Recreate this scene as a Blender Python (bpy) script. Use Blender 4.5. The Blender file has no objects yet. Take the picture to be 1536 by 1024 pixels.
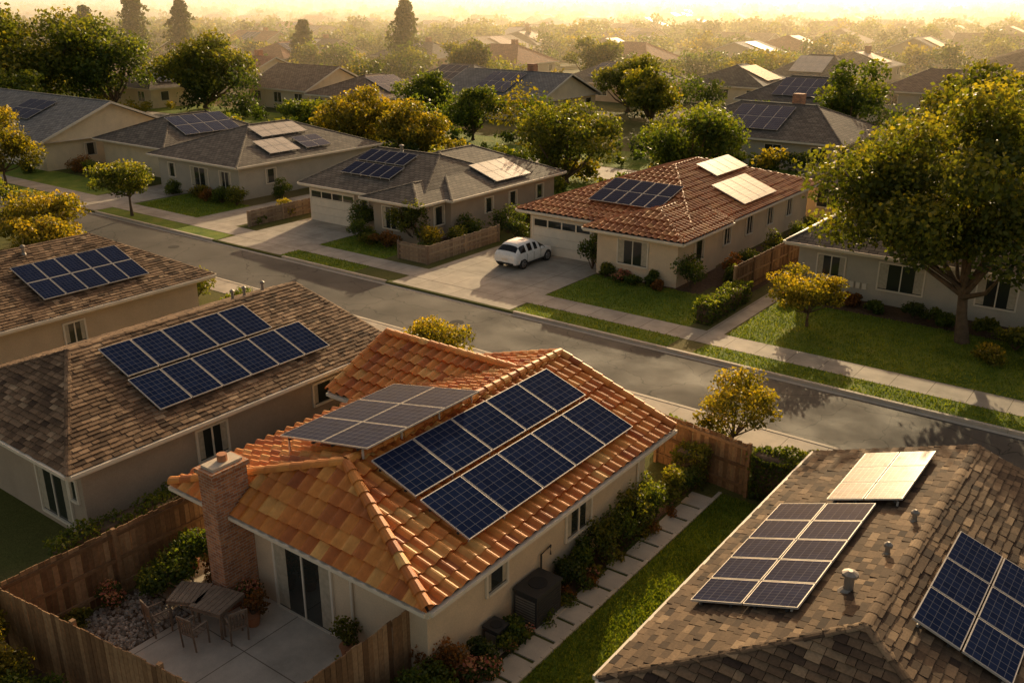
import bpy, bmesh, math, random
import numpy as np
from mathutils import Vector, Matrix
R=random.Random(7); NR=np.random.default_rng(7)
scene=bpy.context.scene
col=scene.collection
GZ=0.1
# ------------------------------------------------------------ materials
def new_mat(name):
    m=bpy.data.materials.new(name); m.use_nodes=True
    nt=m.node_tree; b=nt.nodes['Principled BSDF']
    return m,nt,b
def N(nt,t,**k):
    n=nt.nodes.new(t)
    for a,v in k.items(): setattr(n,a,v)
    return n
def ramp(nt,fac,stops):
    r=N(nt,'ShaderNodeValToRGB'); e=r.color_ramp.elements
    while len(e)<len(stops): e.new(0.5)
    for i,(p,c) in enumerate(stops): e[i].position=p; e[i].color=(*c,1)
    nt.links.new(fac,r.inputs[0]); return r.outputs[0]
def noise(nt,scale,detail=4,vec=None,rough=.55):
    n=N(nt,'ShaderNodeTexNoise'); n.inputs['Scale'].default_value=scale; n.inputs['Detail'].default_value=detail
    n.inputs['Roughness'].default_value=rough
    if vec is None:
        tc=N(nt,'ShaderNodeTexCoord'); vec=tc.outputs['Object']
    nt.links.new(vec,n.inputs['Vector']); return n.outputs['Fac']
def bump(nt,b,h,strength=.3,dist=.02):
    n=N(nt,'ShaderNodeBump'); n.inputs['Strength'].default_value=strength; n.inputs['Distance'].default_value=dist
    nt.links.new(h,n.inputs['Height']); nt.links.new(n.outputs[0],b.inputs['Normal'])
def mix(nt,fac,a,b_,mode='MIX'):
    n=N(nt,'ShaderNodeMix',data_type='RGBA',blend_type=mode)
    for s,v in ((n.inputs[0],fac),(n.inputs[6],a),(n.inputs[7],b_)):
        if isinstance(v,(int,float)): s.default_value=v
        elif isinstance(v,tuple): s.default_value=(*v,1)
        else: nt.links.new(v,s)
    return n.outputs[2]
def attr(nt,name='rnd'):
    a=N(nt,'ShaderNodeAttribute'); a.attribute_name=name; return a.outputs['Fac']
def sc(c,k): return tuple(min(1,x*k) for x in c)
def mat_noise(name,c,var=.25,scale=3,rough=.85,bs=60,bst=.25,bd=.01,fine=None,spec=.3):
    m,nt,b=new_mat(name)
    f=noise(nt,scale,6)
    o=ramp(nt,f,[(.25,sc(c,1-var)),(.75,sc(c,1+var))])
    g=noise(nt,scale*23,3)
    o=mix(nt,.6,o,ramp(nt,g,[(.3,sc((1,1,1),.75)),(.7,(1,1,1))]),'MULTIPLY')
    nt.links.new(o,b.inputs['Base Color']); b.inputs['Roughness'].default_value=rough
    b.inputs['Specular IOR Level'].default_value=spec
    bump(nt,b,noise(nt,bs,3),bst,bd)
    return m
def mat_rnd(name,stops,rough=.8,nsc=8,nvar=.35,bs=40,bst=.3,bd=.01,spec=.3):
    m,nt,b=new_mat(name)
    o=ramp(nt,attr(nt),stops)
    o=mix(nt,.8,o,ramp(nt,noise(nt,nsc,5),[(.3,sc((1,1,1),1-nvar)),(.7,(1,1,1))]),'MULTIPLY')
    o=mix(nt,.55,o,ramp(nt,noise(nt,.7,3),[(.3,(.55,.55,.55)),(.65,(1,1,1))]),'MULTIPLY')
    nt.links.new(o,b.inputs['Base Color']); b.inputs['Roughness'].default_value=rough
    b.inputs['Specular IOR Level'].default_value=spec
    bump(nt,b,noise(nt,bs,4),bst,bd)
    return m
M={}
def wallm(n,c): M[n]=mat_noise(n,c,.1,1.2,.9,90,.35,.006)
wallm('wall_beige',(.74,.58,.40)); wallm('wall_taupe',(.46,.36,.27)); wallm('wall_cream',(.80,.65,.44)); wallm('wall_grey',(.52,.46,.37)); wallm('wall_tan',(.60,.46,.31))
M['trim']=mat_noise('trim',(.82,.72,.58),.08,3,.6,50,.05)
M['trim_dark']=mat_noise('trim_dark',(.08,.06,.05),.1,3,.6,50,.05)
M['tile']=mat_rnd('tile',[(0,(.48,.125,.026)),(.35,(.74,.235,.044)),(.7,(.88,.345,.068)),(1,(.90,.50,.15))],.55,6,.3,spec=.45)
M['tile_old']=mat_rnd('tile_old',[(0,(.38,.12,.042)),(.5,(.60,.215,.075)),(1,(.72,.35,.13))],.6,6,.35,spec=.4)
M['shake_brown']=mat_rnd('shake_brown',[(0,(.08,.05,.032)),(.4,(.20,.126,.075)),(.8,(.34,.22,.135)),(1,(.46,.32,.2))],.85,20,.4,spec=.2)
M['shake_dark']=mat_rnd('shake_dark',[(0,(.06,.04,.03)),(.4,(.15,.10,.063)),(.8,(.27,.182,.11)),(1,(.40,.28,.17))],.85,20,.4,spec=.2)
def shingle(name,c1,c2):
    m,nt,b=new_mat(name)
    tc=N(nt,'ShaderNodeUVMap')
    br=N(nt,'ShaderNodeTexBrick'); nt.links.new(tc.outputs[0],br.inputs['Vector'])
    br.inputs['Scale'].default_value=1; br.inputs['Brick Width'].default_value=.42; br.inputs['Row Height'].default_value=.26
    br.inputs['Mortar Size'].default_value=.02; br.inputs['Color1'].default_value=(*c1,1); br.inputs['Color2'].default_value=(*c2,1)
    br.inputs['Mortar'].default_value=(*sc(c1,.35),1); br.inputs['Bias'].default_value=0
    o=mix(nt,.8,br.outputs['Color'],ramp(nt,noise(nt,1.3,5),[(.3,(.6,.6,.6)),(.7,(1.,1.,1.))]),'MULTIPLY')
    nt.links.new(o,b.inputs['Base Color']); b.inputs['Roughness'].default_value=.8
    b.inputs['Specular IOR Level'].default_value=.25
    n=N(nt,'ShaderNodeMath',operation='SUBTRACT'); n.inputs[0].default_value=1; nt.links.new(br.outputs['Fac'],n.inputs[1])
    bump(nt,b,n.outputs[0],.7,.02)
    return m
M['sh_grey']=shingle('sh_grey',(.135,.113,.092),(.25,.21,.165))
M['sh_blue']=shingle('sh_blue',(.19,.19,.19),(.30,.29,.27))
M['sh_brown']=shingle('sh_brown',(.28,.185,.115),(.42,.295,.19))
M['sh_red']=shingle('sh_red',(.42,.18,.10),(.55,.27,.15))
def leafm(name,stops,trans=.5,tt=(2.2,2.0,.6),nf=.6):
    m,nt,b=new_mat(name)
    o=ramp(nt,attr(nt),stops)
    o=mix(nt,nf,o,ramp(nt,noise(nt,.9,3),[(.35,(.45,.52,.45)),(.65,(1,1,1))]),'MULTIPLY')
    nt.links.new(o,b.inputs['Base Color']); b.inputs['Roughness'].default_value=.5; b.inputs['Specular IOR Level'].default_value=.35
    tr=N(nt,'ShaderNodeBsdfTranslucent'); nt.links.new(mix(nt,1.0,o,tt,'MULTIPLY'),tr.inputs[0])
    ms=N(nt,'ShaderNodeMixShader'); ms.inputs[0].default_value=trans
    nt.links.new(b.outputs[0],ms.inputs[1]); nt.links.new(tr.outputs[0],ms.inputs[2])
    nt.links.new(ms.outputs[0],nt.nodes['Material Output'].inputs[0])
    return m
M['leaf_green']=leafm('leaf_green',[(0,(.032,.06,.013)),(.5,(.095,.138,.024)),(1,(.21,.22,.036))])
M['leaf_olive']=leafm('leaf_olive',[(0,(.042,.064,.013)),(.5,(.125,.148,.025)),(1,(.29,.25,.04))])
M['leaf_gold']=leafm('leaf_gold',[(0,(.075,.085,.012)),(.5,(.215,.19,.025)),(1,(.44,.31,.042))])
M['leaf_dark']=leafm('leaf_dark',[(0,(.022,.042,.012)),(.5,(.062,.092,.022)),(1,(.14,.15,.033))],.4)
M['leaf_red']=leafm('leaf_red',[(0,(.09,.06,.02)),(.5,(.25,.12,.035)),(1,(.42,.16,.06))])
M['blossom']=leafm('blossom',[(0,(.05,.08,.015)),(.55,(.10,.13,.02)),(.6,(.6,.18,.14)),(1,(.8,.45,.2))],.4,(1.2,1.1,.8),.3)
M['bark']=mat_noise('bark',(.14,.095,.06),.4,4,.9,30,.6,.03)
M['grass']=leafm('grass',[(0,(.09,.14,.016)),(.5,(.19,.25,.024)),(1,(.33,.34,.04))],.4,(1.8,1.7,.6),.6)
m,nt,b=new_mat('lawn'); f=noise(nt,.8,7); o=ramp(nt,f,[(.3,(.12,.20,.02)),(.55,(.23,.30,.034)),(.75,(.34,.32,.06))]); o=mix(nt,.8,o,ramp(nt,noise(nt,28,3),[(.3,(.5,.5,.5)),(.7,(1,1,1))]),'MULTIPLY')
nt.links.new(o,b.inputs['Base Color']); b.inputs['Roughness'].default_value=.9; bump(nt,b,noise(nt,60,3),.8,.04); b.inputs['Specular IOR Level'].default_value=.2; M['lawn']=m
m,nt,b=new_mat('earth'); f=noise(nt,.08,8); o=ramp(nt,f,[(.3,(.07,.095,.022)),(.5,(.14,.14,.04)),(.7,(.25,.19,.085))]); o=mix(nt,.7,o,ramp(nt,noise(nt,14,4),[(.3,(.5,.5,.5)),(.7,(1,1,1))]),'MULTIPLY')
nt.links.new(o,b.inputs['Base Color']); b.inputs['Roughness'].default_value=.95; bump(nt,b,noise(nt,20,5),.6,.05); b.inputs['Specular IOR Level'].default_value=.1; M['earth']=m
M['mulch']=mat_noise('mulch',(.13,.078,.045),.4,6,.95,35,.8,.05)
m,nt,b=new_mat('asphalt'); f=noise(nt,.35,6); o=ramp(nt,f,[(.3,(.075,.067,.058)),(.7,(.135,.12,.102))])
o=mix(nt,.7,o,ramp(nt,noise(nt,120,2),[(.3,(.6,.6,.6)),(.7,(1,1,1))]),'MULTIPLY')
vo=N(nt,'ShaderNodeTexVoronoi',feature='DISTANCE_TO_EDGE'); vo.inputs['Scale'].default_value=.33
tc=N(nt,'ShaderNodeTexCoord'); nz=N(nt,'ShaderNodeTexNoise'); nz.inputs['Scale'].default_value=1.2; nt.links.new(tc.outputs['Object'],nz.inputs['Vector'])
ad=N(nt,'ShaderNodeVectorMath',operation='ADD'); nt.links.new(tc.outputs['Object'],ad.inputs[0]); nt.links.new(nz.outputs['Color'],ad.inputs[1]); nt.links.new(ad.outputs[0],vo.inputs['Vector'])
o=mix(nt,1.,o,ramp(nt,vo.outputs['Distance'],[(0,(.35,.35,.35)),(.012,(1,1,1))]),'MULTIPLY')
nt.links.new(o,b.inputs['Base Color']); b.inputs['Specular IOR Level'].default_value=.22; bump(nt,b,noise(nt,90,3),.7,.012)
nt.links.new(ramp(nt,noise(nt,.5,5),[(.35,(.7,.7,.7)),(.65,(.9,.9,.9))]),b.inputs['Roughness']); M['asphalt']=m
def concm(name,c,bw,rh):
    m,nt,b=new_mat(name)
    tc=N(nt,'ShaderNodeTexCoord'); br=N(nt,'ShaderNodeTexBrick'); nt.links.new(tc.outputs['Object'],br.inputs['Vector'])
    br.offset=0; br.inputs['Scale'].default_value=1; br.inputs['Brick Width'].default_value=bw; br.inputs['Row Height'].default_value=rh
    br.inputs['Mortar Size'].default_value=.014; br.inputs['Color1'].default_value=(1,1,1,1); br.inputs['Color2'].default_value=(.88,.88,.88,1); br.inputs['Mortar'].default_value=(.35,.33,.3,1)
    o=ramp(nt,noise(nt,.9,8,rough=.65),[(.3,sc(c,.66)),(.7,sc(c,1.12))]); o=mix(nt,1.,o,br.outputs['Color'],'MULTIPLY')
    o=mix(nt,.5,o,ramp(nt,noise(nt,60,3),[(.3,(.7,.7,.7)),(.7,(1,1,1))]),'MULTIPLY')
    nt.links.new(o,b.inputs['Base Color']); b.inputs['Roughness'].default_value=.8; b.inputs['Specular IOR Level'].default_value=.25; bump(nt,b,noise(nt,70,3),.3,.008); return m
M['conc']=concm('conc',(.54,.46,.37),1.35,50); M['conc_drive']=concm('conc_drive',(.50,.43,.345),2.4,2.3); M['conc_patio']=concm('conc_patio',(.72,.63,.52),1.9,1.7)
M['kerb']=mat_noise('kerb',(.56,.48,.38),.15,2,.8,40,.2)
M['wood']=mat_rnd('wood',[(0,(.20,.105,.05)),(.5,(.37,.21,.105)),(1,(.52,.32,.17))],.8,12,.45)
M['wood_tan']=mat_rnd('wood_tan',[(0,(.32,.22,.15)),(1,(.48,.36,.24))],.85,12,.3)
M['furn']=mat_noise('furn',(.28,.2,.14),.3,6,.6,40,.2)
M['rock']=mat_rnd('rock',[(0,(.22,.18,.14)),(.5,(.46,.39,.32)),(1,(.66,.58,.5))],.9)
m,nt,b=new_mat('brick'); tc=N(nt,'ShaderNodeUVMap'); br=N(nt,'ShaderNodeTexBrick'); nt.links.new(tc.outputs[0],br.inputs['Vector'])
br.inputs['Scale'].default_value=1; br.inputs['Brick Width'].default_value=.2; br.inputs['Row Height'].default_value=.075; br.inputs['Mortar Size'].default_value=.009
br.inputs['Color1'].default_value=(.66,.28,.12,1); br.inputs['Color2'].default_value=(.38,.14,.065,1); br.inputs['Mortar'].default_value=(.5,.41,.33,1)
ob=mix(nt,.7,br.outputs['Color'],ramp(nt,noise(nt,5,5),[(.3,(.5,.48,.45)),(.7,(1,1,1))]),'MULTIPLY')
nt.links.new(ob,b.inputs['Base Color']); b.inputs['Roughness'].default_value=.9; bump(nt,b,br.outputs['Fac'],-.6,.01); M['brick']=m
m,nt,b=new_mat('window_glass'); b.inputs['Base Color'].default_value=(.03,.034,.03,1); b.inputs['Roughness'].default_value=.06; b.inputs['Specular IOR Level'].default_value=.8
bump(nt,b,noise(nt,1.5,2),.03,.05); M['glass']=m
M['curtain']=mat_noise('curtain',(.5,.43,.32),.2,9,.8,30,.2)
def plain(name,c,r=.5,met=0,spec=.5):
    m,nt,b=new_mat(name); o=ramp(nt,noise(nt,7,3),[(.3,sc(c,.88)),(.7,sc(c,1.06))]); nt.links.new(o,b.inputs['Base Color'])
    b.inputs['Roughness'].default_value=r; b.inputs['Metallic'].default_value=met; b.inputs['Specular IOR Level'].default_value=spec; return m
M['alu']=plain('alu',(.56,.52,.47),.5,.2); M['metal_dark']=plain('metal_dark',(.035,.035,.036),.5)
M['rubber']=plain('rubber',(.02,.02,.02),.8); M['rim']=plain('rim',(.35,.35,.36),.3,.8)
M['cast_iron']=plain('cast_iron',(.06,.055,.05),.9,0,.1)
M['white_paint']=plain('white_paint',(.86,.84,.81),.22); bb=M['white_paint'].node_tree.nodes['Principled BSDF']; bb.inputs['Coat Weight'].default_value=.6
M['car_glass']=plain('car_glass',(.012,.013,.014),.08,0,.35)
M['red_lamp']=plain('red_lamp',(.55,.02,.015),.2); M['pipe']=plain('pipe',(.28,.25,.22),.5,.4)
M['terracotta']=plain('terracotta',(.45,.19,.09),.8)
def panelm(name,c1,c2,line,rough,lw=.035,spec=.5,ior=1.3):
    m,nt,b=new_mat(name); uv=N(nt,'ShaderNodeUVMap')
    br=N(nt,'ShaderNodeTexBrick'); br.offset=0; nt.links.new(uv.outputs[0],br.inputs['Vector'])
    br.inputs['Scale'].default_value=1; br.inputs['Brick Width'].default_value=1; br.inputs['Row Height'].default_value=1; br.inputs['Mortar Size'].default_value=lw
    br.inputs['Mortar Smooth'].default_value=.2
    br.inputs['Color1'].default_value=(*c1,1); br.inputs['Color2'].default_value=(*c2,1); br.inputs['Mortar'].default_value=(*line,1)
    o=mix(nt,.5,br.outputs['Color'],ramp(nt,noise(nt,.8,3),[(.3,(.7,.7,.7)),(.7,(1.,1.,1.))]),'MULTIPLY')
    nt.links.new(o,b.inputs['Base Color']); b.inputs['Specular IOR Level'].default_value=spec; b.inputs['IOR'].default_value=ior
    rr=ramp(nt,noise(nt,2.5,5),[(.3,(rough*.8,)*3),(.7,(rough*1.3,)*3)]); nt.links.new(rr,b.inputs['Roughness'])
    return m
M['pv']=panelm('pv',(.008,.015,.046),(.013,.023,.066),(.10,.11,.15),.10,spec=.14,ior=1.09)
M['pv_painted_glare']=panelm('pv_painted_glare',(.50,.42,.35),(.60,.51,.43),(.86,.77,.65),.4,lw=.05,spec=.3,ior=1.3)  # sun glare painted in as pale cell and line colours
M['pv_painted_sheen']=panelm('pv_painted_sheen',(.20,.18,.17),(.27,.24,.23),(.6,.54,.47),.3,lw=.04,spec=.25,ior=1.22)  # weaker sheen put into the base colour, cells greyed and lightened
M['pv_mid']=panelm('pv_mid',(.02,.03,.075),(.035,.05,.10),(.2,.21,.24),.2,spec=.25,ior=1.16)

# ------------------------------------------------------------ mesh helpers
def boxuv(me):
    n=len(me.polygons)
    if n==0: return
    co=np.empty(len(me.vertices)*3); me.vertices.foreach_get('co',co); co=co.reshape(-1,3)
    li=np.empty(len(me.loops),dtype=np.int32); me.loops.foreach_get('vertex_index',li)
    nm=np.empty(n*3); me.polygons.foreach_get('normal',nm); nm=np.abs(nm.reshape(-1,3))
    tot=np.empty(n,dtype=np.int32); me.polygons.foreach_get('loop_total',tot)
    ax=np.repeat(nm.argmax(1),tot); p=co[li]
    uv=np.where((ax==0)[:,None],p[:,[1,2]],np.where((ax==1)[:,None],p[:,[0,2]],p[:,[0,1]]))
    l=me.uv_layers.new(name='UVMap'); l.data.foreach_set('uv',uv.astype(np.float32).ravel())
class MB:
    def __init__(s): s.v=[];s.f=[];s.m=[];s.r=[];s.uv=[];s.mats=[]
    def mi(s,m):
        if m not in s.mats: s.mats.append(m)
        return s.mats.index(m)
    def face(s,pts,m,r=None,uv=None):
        b=len(s.v); s.v+= [tuple(p) for p in pts]; s.f.append(tuple(range(b,b+len(pts)))); s.m.append(s.mi(m)); s.r.append(R.random() if r is None else r); s.uv.append(uv)
    def hexa(s,c,m,r=None):
        b=len(s.v); s.v+=[tuple(p) for p in c]; r=R.random() if r is None else r; k=s.mi(m)
        for q in ((3,2,1,0),(4,5,6,7),(0,1,5,4),(1,2,6,5),(2,3,7,6),(3,0,4,7)):
            s.f.append(tuple(b+i for i in q)); s.m.append(k); s.r.append(r); s.uv.append(None)
    def box(s,x0,x1,y0,y1,z0,z1,m,r=None):
        s.hexa([(x0,y0,z0),(x1,y0,z0),(x1,y1,z0),(x0,y1,z0),(x0,y0,z1),(x1,y0,z1),(x1,y1,z1),(x0,y1,z1)],m,r)
    def beam(s,p0,p1,w,h,m,r=None,up=(0,0,1)):
        p0=Vector(p0);p1=Vector(p1);d=(p1-p0).normalized();u=Vector(up)
        a=d.cross(u).normalized(); u=a.cross(d).normalized(); a*=w/2;u*=h/2
        s.hexa([p0-a-u,p0+a-u,p1+a-u,p1-a-u,p0-a+u,p0+a+u,p1+a+u,p1-a+u],m,r)
    def tube(s,path,rad,m,n=8,cap=True,r=None):
        rings=[];r=R.random() if r is None else r
        for i,p in enumerate(path):
            p=Vector(p); d=(Vector(path[min(i+1,len(path)-1)])-Vector(path[max(i-1,0)])).normalized()
            a=d.orthogonal().normalized(); b=d.cross(a); base=len(s.v)
            for k in range(n):
                t=2*math.pi*k/n; s.v.append(tuple(p+(a*math.cos(t)+b*math.sin(t))*rad[i]))
            rings.append(base)
        k0=s.mi(m)
        for i in range(len(rings)-1):
            for k in range(n):
                s.f.append((rings[i]+k,rings[i]+(k+1)%n,rings[i+1]+(k+1)%n,rings[i+1]+k)); s.m.append(k0); s.r.append(r); s.uv.append(None)
        if cap:
            s.f.append(tuple(rings[-1]+k for k in range(n))); s.m.append(k0); s.r.append(r); s.uv.append(None)
            s.f.append(tuple(rings[0]+k for k in reversed(range(n)))); s.m.append(k0); s.r.append(r); s.uv.append(None)
    def obj(s,name,parent=None,smooth=False):
        me=bpy.data.meshes.new(name); me.from_pydata(s.v,[],s.f)
        for m in s.mats: me.materials.append(M[m])
        me.polygons.foreach_set('material_index',s.m)
        if smooth: me.polygons.foreach_set('use_smooth',[True]*len(s.f))
        at=me.attributes.new('rnd','FLOAT','FACE'); at.data.foreach_set('value',s.r)
        boxuv(me)
        if any(u is not None for u in s.uv):
            l=me.uv_layers[0].data
            for p,u in zip(me.polygons,s.uv):
                if u is not None:
                    for li,q in zip(p.loop_indices,u): l[li].uv=q
        return add(name,me,parent)
def add(name,me,parent=None):
    o=bpy.data.objects.new(name,me); col.objects.link(o)
    if parent is not None:
        o.parent=parent; o.matrix_parent_inverse=Matrix.Translation(parent.location).inverted()
    return o
def empty(name,loc):
    e=bpy.data.objects.new(name,None); e.location=loc; e.empty_display_size=.5; col.objects.link(e); return e
def np_mesh(name,V,F,mi,rnd,mats,smooth=None):
    me=bpy.data.meshes.new(name); n=len(F)
    me.vertices.add(len(V)); me.vertices.foreach_set('co',V.astype(np.float32).ravel())
    me.loops.add(4*n); me.loops.foreach_set('vertex_index',F.astype(np.int32).ravel())
    me.polygons.add(n); me.polygons.foreach_set('loop_start',np.arange(0,4*n,4,dtype=np.int32))
    for m in mats: me.materials.append(M[m])
    me.polygons.foreach_set('material_index',mi.astype(np.int32))
    at=me.attributes.new('rnd','FLOAT','FACE'); at.data.foreach_set('value',rnd.astype(np.float32))
    me.update(calc_edges=True); return me

# ------------------------------------------------------------ foliage
def unit(n):
    d=NR.normal(size=(n,3)); return d/np.linalg.norm(d,axis=1)[:,None]
def leaf_quads(P,D,size):
    n=len(P); nn=D*.6+unit(n)*.8; nn/=np.linalg.norm(nn,axis=1)[:,None]
    t=np.cross(nn,unit(n)); t/=np.linalg.norm(t,axis=1)[:,None]+1e-9; b=np.cross(nn,t)
    s=(size*(.6+.8*NR.random(n)))[:,None]
    V=np.stack([P-t*s*.5,P-b*s*.36,P+t*s*.5,P+b*s*.36],1).reshape(-1,3)
    return V
def crown_lobes(c,r,n,lr=(.24,.44)):
    out=[]
    for i in range(n):
        d=unit(1)[0]; d[2]=d[2]*.95
        k=.42+.42*NR.random()
        lo=lr[0]+(lr[1]-lr[0])*NR.random()
        out.append((np.array(c)+d*np.array(r)*k,np.array(r)*lo*np.array([1,1,.85])))
    out.append((np.array(c),np.array(r)*.6))
    return out
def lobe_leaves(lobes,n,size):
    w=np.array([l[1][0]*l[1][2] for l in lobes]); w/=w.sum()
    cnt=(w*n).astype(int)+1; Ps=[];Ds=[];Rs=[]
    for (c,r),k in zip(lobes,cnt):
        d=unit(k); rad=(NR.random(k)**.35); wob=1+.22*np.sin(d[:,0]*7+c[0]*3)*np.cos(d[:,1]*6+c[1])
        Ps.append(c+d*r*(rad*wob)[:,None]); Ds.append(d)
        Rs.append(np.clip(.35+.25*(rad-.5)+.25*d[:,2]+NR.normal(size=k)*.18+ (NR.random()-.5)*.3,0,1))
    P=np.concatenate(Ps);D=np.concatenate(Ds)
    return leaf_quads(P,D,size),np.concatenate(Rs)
def tree(name,x,y,h,w,leaf='leaf_green',n=7000,ls=.16,cb=.3,nl=14,trunk=.14,z0=GZ,asym=(0,0),lr=(.24,.44)):
    tb=MB(); hc=h*(cb+(1-cb)*.5); rz=h*(1-cb)*.5
    lobes=crown_lobes((asym[0],asym[1],hc),(w/2,w/2,rz),nl,lr)
    V,rn=lobe_leaves(lobes,n,ls); V[:,2]=np.maximum(V[:,2],.03)
    topc=(asym[0]*.6,asym[1]*.6,hc)
    tb.tube([(0,0,-.05),(.04*h*(R.random()-.5),.03*h*(R.random()-.5),h*cb*.5),(topc[0]*.5,topc[1]*.5,h*cb),(topc[0],topc[1],hc)],[trunk*1.5,trunk,trunk*.85,trunk*.4],'bark',8,r=.5)
    for c,r in lobes[:min(nl,12)]:
        s=Vector((topc[0]*.5,topc[1]*.5,h*cb*(.85+.3*R.random()))); e=Vector(c); mid=s.lerp(e,.5)+Vector((0,0,-.05*h))
        tb.tube([s,mid,e],[trunk*.6,trunk*.4,trunk*.12],'bark',5,cap=False,r=.5)
    return merge_tree(name,tb,V,rn,leaf,(x,y,z0))
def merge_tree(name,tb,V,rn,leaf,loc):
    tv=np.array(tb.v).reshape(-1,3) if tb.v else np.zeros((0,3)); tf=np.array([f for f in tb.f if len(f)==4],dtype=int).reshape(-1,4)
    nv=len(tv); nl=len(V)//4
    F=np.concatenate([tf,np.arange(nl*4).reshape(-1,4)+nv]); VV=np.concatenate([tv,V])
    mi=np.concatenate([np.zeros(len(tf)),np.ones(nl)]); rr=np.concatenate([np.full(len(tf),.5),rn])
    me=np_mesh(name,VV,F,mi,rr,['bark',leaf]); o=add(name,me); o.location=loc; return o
def shrub(name,x,y,h,w,leaf='leaf_green',n=1800,ls=.1,d=None,nl=7,z0=GZ):
    d=d or w; tb=MB(); lobes=crown_lobes((0,0,h*.5),(w/2,d/2,h*.5),nl,(.4,.6))
    V,rn=lobe_leaves(lobes,n,ls); V[:,2]=np.maximum(V[:,2],.01)
    for c,r in lobes: tb.tube([(0,0,0),tuple(Vector(c)*.5),tuple(c)],[.03,.02,.008],'bark',4,cap=False,r=.5)
    return merge_tree(name,tb,V,rn,leaf,(x,y,z0))
def hedge(name,x0,x1,y0,y1,h,leaf='leaf_dark',dens=220,ls=.1,z0=GZ):
    cx,cy=(x0+x1)/2,(y0+y1)/2; a=x1-x0;b=y1-y0
    n=int(dens*(a*b+2*(a+b)*h)); P=NR.random((n,3)); 
    k=NR.integers(0,3,n); e=NR.random(n)**.35
    for ax in range(3):
        sel=k==ax; side=NR.random(n)<.5
        P[sel,ax]=np.where(side[sel]&(ax<2),.5-.5*e[sel],.5+.5*e[sel])
    P=(P-np.array([.5,.5,0]))*np.array([a,b,h]); P[:,2]*=1+.08*np.sin(P[:,0]*3+P[:,1]*2.3)+.05*np.sin(P[:,1]*7)
    P[:,:2]+=NR.normal(size=(n,2))*.05
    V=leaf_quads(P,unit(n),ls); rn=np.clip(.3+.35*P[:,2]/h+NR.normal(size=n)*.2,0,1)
    tb=MB(); tb.box(-a/2+.12,a/2-.12,-b/2+.12,b/2-.12,0,h-.12,'bark',.1)
    return merge_tree(name,tb,V,rn,leaf,(cx,cy,z0))
def conifer(name,x,y,h,w,n=4000,ls=.4,leaf='leaf_dark'):
    u=NR.random(n)**1.1; lay=np.floor(u*12)/12; fr=(u-lay)*12
    rad=(1-lay)**.5*w/2*(.2+.8*NR.random(n)**.5)*(1-.25*fr); th=NR.random(n)*2*math.pi
    rad*=.7+.4*np.sin(th*3+lay*40)+.15*np.sin(th*7+lay*17)
    P=np.stack([rad*np.cos(th)+.3*np.sin(u*9),rad*np.sin(th),h*.08+u*h*.9-rad*.2],1); D=np.stack([np.cos(th),np.sin(th),np.full(n,-.2)],1)
    V=leaf_quads(P,D,ls); rn=np.clip(.3+.4*NR.random(n)+.2*rad/(w/2),0,1)
    tb=MB(); tb.tube([(0,0,0),(0,0,h*.5),(0,0,h*.97)],[.3,.2,.05],'bark',6,cap=False,r=.5)
    return merge_tree(name,tb,V,rn,leaf,(x,y,GZ))
def blades(name,rects,dens,hgt):
    Vs=[];rs=[]
    for (x0,x1,y0,y1) in rects:
        n=int((x1-x0)*(y1-y0)*dens); P=np.stack([x0+NR.random(n)*(x1-x0),y0+NR.random(n)*(y1-y0),np.full(n,GZ+.005)],1)
        th=NR.random(n)*math.pi; t=np.stack([np.cos(th),np.sin(th),np.zeros(n)],1)*.02*(hgt/.06)
        L=np.stack([NR.normal(size=n)*.4,NR.normal(size=n)*.4,np.ones(n)],1)*(hgt*(.5+.8*NR.random(n)))[:,None]
        Vs.append(np.stack([P-t,P+t,P+L+t*.2,P+L-t*.2],1).reshape(-1,3)); rs.append(NR.random(n))
    V=np.concatenate(Vs); me=np_mesh(name,V,np.arange(len(V)).reshape(-1,4),np.zeros(len(V)//4),np.concatenate(rs),['grass']); return add(name,me)

# ------------------------------------------------------------ roofs
def roof_planes(x0,x1,y0,y1,ze,axis,r0,r1,rp,zr):
    P={}
    if axis=='y':
        P['+x']=[(x1,y0,ze),(x1,y1,ze),(rp,r1,zr),(rp,r0,zr)]; P['-x']=[(x0,y1,ze),(x0,y0,ze),(rp,r0,zr),(rp,r1,zr)]
        if r0>y0: P['-y']=[(x0,y0,ze),(x1,y0,ze),(rp,r0,zr)]
        if r1<y1: P['+y']=[(x1,y1,ze),(x0,y1,ze),(rp,r1,zr)]
    else:
        P['-y']=[(x0,y0,ze),(x1,y0,ze),(r1,rp,zr),(r0,rp,zr)]; P['+y']=[(x1,y1,ze),(x0,y1,ze),(r0,rp,zr),(r1,rp,zr)]
        if r0>x0: P['-x']=[(x0,y1,ze),(x0,y0,ze),(r0,rp,zr)]
        if r1<x1: P['+x']=[(x1,y0,ze),(x1,y1,ze),(r1,rp,zr)]
    return {k:[Vector(p) for p in v] for k,v in P.items()}
def pnormal(poly): return (poly[1]-poly[0]).cross(poly[2]-poly[1]).normalized()
def plane_z(poly,x,y):
    n=pnormal(poly); p=poly[0]; return p.z-(n.x*(x-p.x)+n.y*(y-p.y))/n.z
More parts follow.
